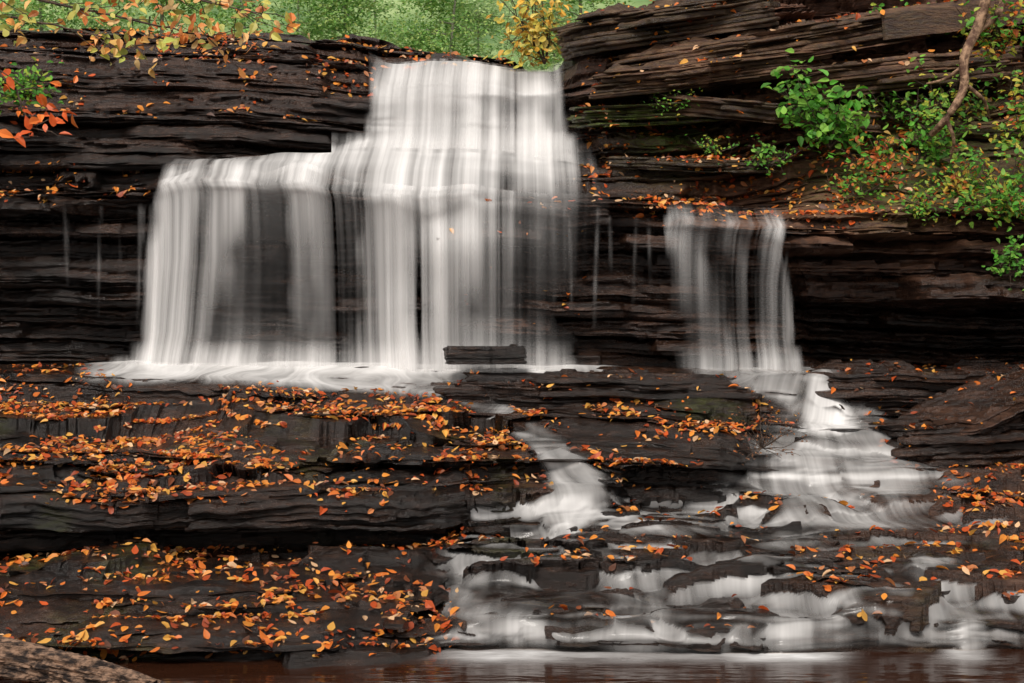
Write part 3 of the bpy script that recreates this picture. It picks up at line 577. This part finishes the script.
# ---------------------------------------------------------------- tubes, plants
def tubes(name,paths,mt,parent=None,ns=7):
    Vs=[];Fs=[];o=0
    for pts_,r0,r1 in paths:
        p=np.array(pts_,float); k=len(p); a=np.linspace(0,2*np.pi,ns,endpoint=False)
        for i in range(k):
            d=p[min(i+1,k-1)]-p[max(i-1,0)]; d/=np.linalg.norm(d)+1e-9
            h=np.array([0,0,1.]) if abs(d[2])<.8 else np.array([1.,0,0]); s=np.cross(d,h); s/=np.linalg.norm(s); t=np.cross(s,d)
            r=r0+(r1-r0)*i/(k-1); Vs.append(p[i]+r*(np.cos(a)[:,None]*s+np.sin(a)[:,None]*t))
        for i in range(k-1):
            for j in range(ns): Fs.append((o+i*ns+j,o+i*ns+(j+1)%ns,o+(i+1)*ns+(j+1)%ns,o+(i+1)*ns+j))
        o+=k*ns
    return raw(name,np.concatenate(Vs),np.array(Fs),mt,smooth=True,parent=parent)
def wig(a,b,n,am,rs):
    a=np.array(a,float);b=np.array(b,float); t=np.linspace(0,1,n)[:,None]; p=a+(b-a)*t
    w=np.cumsum(rs.normal(0,am,(n,3)),0)*t; w[0]=0; return p+w-w[-1]*t*.5
def plant(name,root,dirs,leafsz,cols,lb,cat,per=14,mt=GREEN,rs=None,stem_r=.008,group=None,down=.3,stemmat=None,spread=.1,wts=None):
    e=empty(name,root); tag(e,lb,cat,group); paths=[];LP=[];LN=[]
    for d in dirs:
        d=np.array(d,float); p=wig((0,0,0),d,9,.03*np.linalg.norm(d),rs); paths.append((p,stem_r,stem_r*.35))
        for s in range(per):
            f=rs.uniform(.25,1.0); i=f*8; j=int(min(i,7)); q=p[j]+(p[j+1]-p[j])*(i-j)
            off=rs.normal(0,spread,3); 
            if rs.rand()<.5: paths.append((np.array([q,q+off*.5,q+off]),stem_r*.35,stem_r*.2))
            LP.append(q+off); LN.append(np.array([off[0]*2,-.55+off[1],.8])+rs.normal(0,down,3))
    tubes('stem',paths,stemmat or BARK,e,5)
    LP=np.array(LP); LN=np.array(LN); LN/=np.linalg.norm(LN,axis=1,keepdims=True); k=len(LP)
    leafmesh('foliage',LP,frames(LN,.25,rs),rs.uniform(.7,1.2,k)*leafsz,rs.choice(len(cols),k,p=wts),cols,mt,rs.randint(0,6,k),parent=e,rs=rs)
    return e
GR=[(.09,.34,.025),(.15,.46,.05),(.08,.26,.03),(.26,.52,.07),(.20,.42,.05)]
YG=[(.42,.52,.06),(.58,.52,.07),(.62,.45,.05),(.30,.48,.06)]
RD=[(.62,.15,.03),(.7,.25,.05),(.45,.09,.02),(.5,.3,.05)]
def fan_(n,L,rs,ysp=.3,lean=0,zmin=.2,zmax=1.0,xs=1.0):
    return [(rs.uniform(-1,1)*L*xs+lean,-abs(rs.normal(0,ysp))*L,rs.uniform(zmin,zmax)*L) for _ in range(n)]
r1=np.random.RandomState(5)
PL=[('shrub',(830,148,18.3),fan_(16,.95,r1,.3,-.1,.2,1.15,.65),.14,GR,'bright green broad leaved shrub growing from the outcrop above the right fall','shrub',26,.10),
('shrub',(918,165,18.0),fan_(14,.85,r1,.3,0,.1,1.1,.8),.095,GR+YG[:1],'green and yellowish shrub to the right of the brightest shrub','shrub',26,.1),
('shrub',(872,172,18.0),fan_(9,.5,r1,.3,0,.1,.8,.9),.085,RD+GR[:2],'reddish orange shrub between the green shrubs at right','shrub',22,.1),
('shrub',(1005,205,17.2),fan_(18,.85,r1,.4,0,-.5,.9,.8),.09,GR+YG[:2],'green shrub hanging over the ledge at the right edge','shrub',30,.1),
('shrub',(1018,130,17.6),fan_(14,.9,r1,.4,0,-.2,1.0,.6),.09,GR+YG,'yellow green shrub at the right edge above the hanging shrub','shrub',28,.1),
('shrub',(1000,55,17.8),fan_(12,.9,r1,.4,.05,-.2,.9,.7),.10,YG+RD[:2]+GR[:2],'yellow and orange shrub in the top right corner','shrub',28,.1),
('shrub',(960,192,17.5),fan_(12,.55,r1,.4,0,-.1,.7,1.2),.08,YG+RD+GR[:2],'low yellow and red shrub in front of the tan vine','shrub',26,.1),
('shrub',(955,110,18.6),fan_(10,.7,r1,.4,0,-.1,.9,1.0),.085,GR+YG,'mixed green shrub on the slope behind the tan stem','shrub',24,.1),
('small_plant',(770,164,18.3),fan_(9,.38,r1,.3,0,.1,.8,1.8),.065,GR,'low green plant on the ledge left of the bright shrub','plant',15,.08),
('small_plant',(855,196,17.9),fan_(9,.3,r1,.3,0,.1,.8,1.8),.065,GR+YG[:1]+RD[:1],'low mixed green plant on the ledge below the bright shrub','plant',15,.08),
('small_plant',(925,208,17.4),fan_(9,.32,r1,.3,0,-.3,.7,1.8),.07,GR+YG[:2],'low green plant at the edge of the right ledge','plant',16,.08),
('small_plant',(1010,250,17.0),fan_(9,.42,r1,.3,0,-.9,.3,.6),.075,GR,'small green plant trailing down the ledge at the right edge','plant',18,.08),
('small_plant',(895,120,18.8),fan_(9,.5,r1,.3,0,.0,.9,1.1),.075,GR+YG[:1],'small green plant on the bank behind the bright shrub','plant',18,.08),
('small_plant',(925,24,19.3),fan_(10,.55,r1,.3,0,-.3,.5,1.4),.08,GR+YG[:2],'green plant on the top edge of the right outcrop','plant',20,.08),
('small_plant',(28,100,18.6),fan_(12,.5,r1,.3,0,.0,.9,.9),.09,GR+YG[:1],'small green plant on the cliff at upper left','plant',22,.08),
('small_plant',(668,106,18.7),fan_(8,.3,r1,.3,0,.0,.6,1.4),.045,YG[:2]+GR,'yellow green weeds on the mossy slab','plant',14,.06),
('small_plant',(715,152,18.2),fan_(7,.28,r1,.3,0,.0,.6,1.2),.05,YG[:2]+GR,'yellow green sprig on the thin slab','plant',12,.06)]
for nm,p,dd_,ls_,cc_,lb,cat,per,sp in PL: plant(nm,W(*p),dd_,ls_,cc_,lb,cat,per,rs=r1,spread=sp)
plant('sapling',W(545,64,21.3),[(-.25,-.1,1.2),(-.55,-.3,.9),(-.05,0,1.5),(-.8,-.2,1.3),(.15,-.1,1.3),(-.6,0,.4),(-.35,-.3,.6),(.1,-.2,.6),(-.3,0,1.5)],.13,[(.80,.62,.10),(.85,.68,.18),(.65,.6,.1),(.8,.45,.06)],'yellow leaved sapling at the crest right of the upper fall','tree',52,mt=LEAF,rs=r1,stem_r=.012,spread=.17)
plant('dead_sprig',W(762,448,15.1),fan_(22,.42,r1,.5,.0,-.4,1.0,1.0),.03,[(.3,.12,.04),(.2,.08,.03)],'dry brown sprigs at the right end of the middle ledge','plant',5,mt=LEAF,rs=r1,stem_r=.005,spread=.03,stemmat=BARK)
OB=[(.82,.32,.08),(.82,.48,.18),(.66,.20,.04),(.85,.58,.26),(.60,.55,.12),(.50,.52,.12)]
def branch(pts_,tw,lb,per,ls,seed,cols=OB,drop=.10,spr=.06):
    rs=np.random.RandomState(seed); P=[np.array(W(*p)) for p in pts_]; root=P[0]; e=empty('tree_branch',tuple(root)); tag(e,lb,'branch')
    q=[]; 
    for a_,b_ in zip(P[:-1],P[1:]):
        for t in np.linspace(0,1,6,endpoint=False): q.append(a_+(b_-a_)*t)
    q.append(P[-1]); q=np.array(q)-root; q+=np.cumsum(rs.normal(0,.006,q.shape),0)
    paths=[(q,.012,.003)]; LP=[];LN=[]
    for k in range(tw):
        i=rs.randint(2,len(q)); d=np.array([rs.uniform(-.1,.35),rs.uniform(-.25,.25),rs.uniform(-drop*2.2,drop)]); tp=wig(q[i],q[i]+d,6,.01,rs); paths.append((tp,.004,.0015))
        for s in range(per):
            c=tp[rs.randint(1,6)]+rs.normal(0,spr*.5,3); LP.append(c); LN.append(np.array([rs.normal(0,.5),-.8,.5+rs.normal(0,.4)]))
    tubes('stem',paths,BARK,e,5); LP=np.array(LP);LN=np.array(LN);LN/=np.linalg.norm(LN,axis=1,keepdims=True);k=len(LP)
    leafmesh('foliage',LP,frames(LN,.3,rs),rs.uniform(.6,1.15,k)*ls,rs.choice(len(cols),k),cols,LEAF,rs.randint(0,6,k),parent=e,rs=rs)
branch([(-120,-30,8.5),(40,4,8.5),(150,28,8.6),(215,44,8.7)],26,'orange leaved branch reaching lowest across the upper left corner',5,.078,201)
branch([(-60,-60,8.2),(100,-20,8.3),(200,0,8.4),(275,14,8.4)],24,'orange leaved branch along the very top left of the view',5,.078,202)
branch([(-100,-10,8.0),(-20,10,8.0),(50,22,8.1),(130,50,8.2)],20,'yellowish orange branch filling the upper left corner',5,.075,204,cols=[(.8,.48,.14),(.6,.55,.12),(.82,.38,.1),(.45,.5,.1)])
branch([(-80,20,7.8),(-20,60,7.8),(15,95,7.8),(30,140,7.8)],12,'drooping twig of red orange leaves at the left edge',4,.078,203,cols=[(.8,.14,.03),(.85,.22,.04),(.7,.12,.02)],spr=.05)
e=empty('vine',W(958,120,17.4)); tag(e,'twisted tan tree stem with roots climbing the outcrop at upper right','vine')
e0=np.array(W(958,120,17.4))
vp=[[np.array(W(*p))-e0 for p in q] for q in ([(990,-30,17.4),(982,20,17.4),(962,58,17.4),(966,88,17.4),(946,120,17.4),(930,136,17.7)],[(1012,-30,17.5),(1000,15,17.5),(978,30,17.45),(960,62,17.4)],[(966,85,17.4),(985,100,17.5),(990,120,17.7)],[(964,66,17.4),(945,80,17.6),(925,84,17.8)],[(946,118,17.4),(955,140,17.5),(950,160,17.7)])]
def sm(p): 
    p=np.array(p); t=np.linspace(0,len(p)-1,len(p)*5); 
    q=np.stack([np.interp(t,range(len(p)),p[:,k]) for k in range(3)],1)
    return np.stack([np.convolve(np.pad(q[:,k],2,mode='edge'),np.ones(5)/5,'valid') for k in range(3)],1)
tubes('main_stem',[(sm(vp[0]),.07,.04)],ROOT,e,9); tubes('side_stem',[(sm(vp[1]),.05,.035)],ROOT,e,8)
for k in (2,3,4): tubes('root',[(sm(vp[k]),.03,.012)],ROOT,e,7)
lp=np.array([W(-140,640,9.9),W(-40,652,9.8),W(40,664,9.7),W(110,680,9.55),W(160,694,9.45)]); q=sm(lp)
ns=72; a=np.linspace(0,2*np.pi,ns,endpoint=False); Vs=[];K=len(q)*9
t=np.linspace(0,1,K); qq=np.stack([np.interp(t*(len(q)-1),range(len(q)),q[:,k]) for k in range(3)],1)
for i in range(K):
    d=qq[min(i+1,K-1)]-qq[max(i-1,0)]; d/=np.linalg.norm(d); s=np.cross(d,[0,0,1]); s/=np.linalg.norm(s); tt=np.cross(s,d)
    nb=fbm(np.cos(a)*4+i*.05,np.sin(a)*4+i*.02,150,5)
    r=(.125-.055*t[i])*(1+.45*(nb-.5)*2+.14*sst(.48,.52,nb))
    Vs.append(qq[i]+r[:,None]*(np.cos(a)[:,None]*s+np.sin(a)[:,None]*tt))
idx=np.arange(K*ns).reshape(K,ns); nx=np.roll(idx,-1,1); fq=np.stack([idx[:-1],nx[:-1],nx[1:],idx[1:]],-1).reshape(-1,4)
tag(raw('log',np.concatenate(Vs),fq,LOGM,smooth=False),'mottled brown and grey fallen log at the bottom left corner','log')
# ---------------------------------------------------------------- forest behind
zc=6.4
m,nt,out=mat('forest_floor'); g=nt.nodes.new('ShaderNodeNewGeometry'); b=nt.nodes.new('ShaderNodeBsdfPrincipled'); b.inputs['Roughness'].default_value=.9
nt.links.new(ramp(nt,noise(nt,g.outputs['Position'],.5,3,.5),[(.35,(.09,.17,.06)),(.5,(.18,.28,.10)),(.65,(.32,.42,.18))]),b.inputs['Base Color']); nt.links.new(b.outputs[0],out.inputs[0])
gx=np.linspace(-150,150,120); gy=np.concatenate([np.linspace(23.5,60,50),np.linspace(70,400,20)]); GX,GY=np.meshgrid(gx,gy,indexing='ij')
def gz(y): return zc-.5-.02*np.minimum(y-22,20)+.75*np.clip(y-42,0,40)
GZ=gz(GY)+1.6*(fbm(GX*.15,GY*.15,160)-.5)*sst(28,36,GY)
struct(grid('forest_floor',GX,GY,GZ,m,smooth=True),'pale green wooded hillside rising behind the waterfall','ground')
FN=[(.26,.50,.12),(.36,.58,.16),(.16,.34,.08),(.48,.62,.18)]
FHAZE=[(.42,.58,.26),(.50,.64,.30),(.58,.70,.38),(.32,.48,.20)]  # far crown greens, paled and greyed: distance haze put into the leaf colour
PALE=bark_mat('pale_bark',(.22,.22,.15),(.40,.38,.30))
def tree(u,Y,hgt,rad,seed,lb,cols,nl,ls):
    rs=np.random.RandomState(seed); x=(u-512)/F*Y; base_=(x,Y,float(gz(Y))-.4); e=empty('tree',base_); tag(e,lb,'tree','trees in the forest behind the falls')
    paths=[(wig((0,0,0),(rs.normal(0,.3),0,hgt),9,.05,rs),.06,.02)]; LP=[]
    for k in range(30):
        z=rs.uniform(.05,.95)*hgt; an=rs.uniform(0,6.28); r=rad*rs.uniform(.4,1)*(1.05-.7*z/hgt); tip=np.array([math.cos(an)*r,math.sin(an)*r,z+rs.uniform(-.5,.2)])
        p=wig((0,0,z),tip,6,.05,rs); paths.append((p,.02,.006))
        for c in range(5):
            cc=p[rs.randint(2,6)]+rs.normal(0,.2,3); LP.append(cc+rs.normal(0,1,(nl//150,3))*np.array([.40,.40,.08])*rs.uniform(.6,1.2))
    LP=np.concatenate(LP); k=len(LP); LN=rs.normal(0,.3,(k,3))+np.array([0,-.4,.9]); LN/=np.linalg.norm(LN,axis=1,keepdims=True)
    tubes('trunk',paths,PALE,e,6); leafmesh('crown',LP,frames(LN,.2,rs),rs.uniform(.7,1.3,k)*ls,rs.choice(len(cols),k),cols,GREEN,rs.randint(0,6,k),parent=e,rs=rs)
TR=[(255,28,5.5,1.6,'green tree above the crest at the upper left branch tips'),(335,28.5,5.2,1.5,'light green tree leftmost in the gap above the crest'),(440,30,5.5,1.7,'green tree in the middle of the gap above the falls'),(590,28,6,2.0,'green tree behind the top slab at right'),(150,28,6,2.0,'green tree behind the upper left branches'),(40,28,6,2.2,'green tree behind the far upper left corner'),
 (300,38,8,2.8,'pale distant tree far behind the left of the gap'),(385,40,9,2.9,'pale distant tree far behind the middle of the gap'),(470,38,8,2.8,'pale distant tree far behind the upper fall'),(550,40,9,2.9,'pale distant tree behind the sapling'),(90,38,8,3.0,'pale distant tree behind the upper left corner'),(200,39,8,3.0,'pale distant tree left of the gap')]
for i,(u,Y,h,r,lb) in enumerate(TR): tree(u,Y,h,r,300+i,lb,FN if i<6 else FHAZE,10500 if i<6 else 15000,.08 if i<6 else .10)
# ---------------------------------------------------------------- light, camera
w=bpy.data.worlds.new('World'); scene.world=w; w.use_nodes=True; nt=w.node_tree; bg=nt.nodes['Background']
sky=nt.nodes.new('ShaderNodeTexSky'); sky.sky_type='NISHITA'; sky.sun_disc=False; sky.sun_elevation=math.radians(50); sky.sun_rotation=math.radians(195)
hs=nt.nodes.new('ShaderNodeHueSaturation'); hs.inputs['Saturation'].default_value=.05; nt.links.new(sky.outputs[0],hs.inputs['Color'])
tn=nt.nodes.new('ShaderNodeMix'); tn.data_type='RGBA'; tn.blend_type='MULTIPLY'; tn.inputs[0].default_value=1; tn.inputs[7].default_value=(1,.96,.92,1)
nt.links.new(hs.outputs[0],tn.inputs[6]); nt.links.new(tn.outputs[2],bg.inputs[0]); bg.inputs[1].default_value=.125
s=bpy.data.lights.new('sun','SUN'); s.energy=2.9; s.angle=math.radians(22); s.color=(1,.94,.87); so_=bpy.data.objects.new('sun',s); COL.objects.link(so_)
el,az=math.radians(50),math.radians(195); d=Vector((math.sin(az)*math.cos(el),math.cos(az)*math.cos(el),math.sin(el)))
so_.rotation_euler=d.to_track_quat('Z','Y').to_euler()
cam=bpy.data.cameras.new('camera'); cam.lens=50; cam.sensor_width=36; cam.clip_end=1000; co=bpy.data.objects.new('camera',cam); COL.objects.link(co)
co.location=(0,0,H); co.rotation_euler=(math.pi/2,0,0); scene.camera=co
scene.view_settings.view_transform='Standard'; scene.view_settings.look='None'; scene.view_settings.exposure=0
try: scene.cycles.transparent_max_bounces=24
except Exception: pass
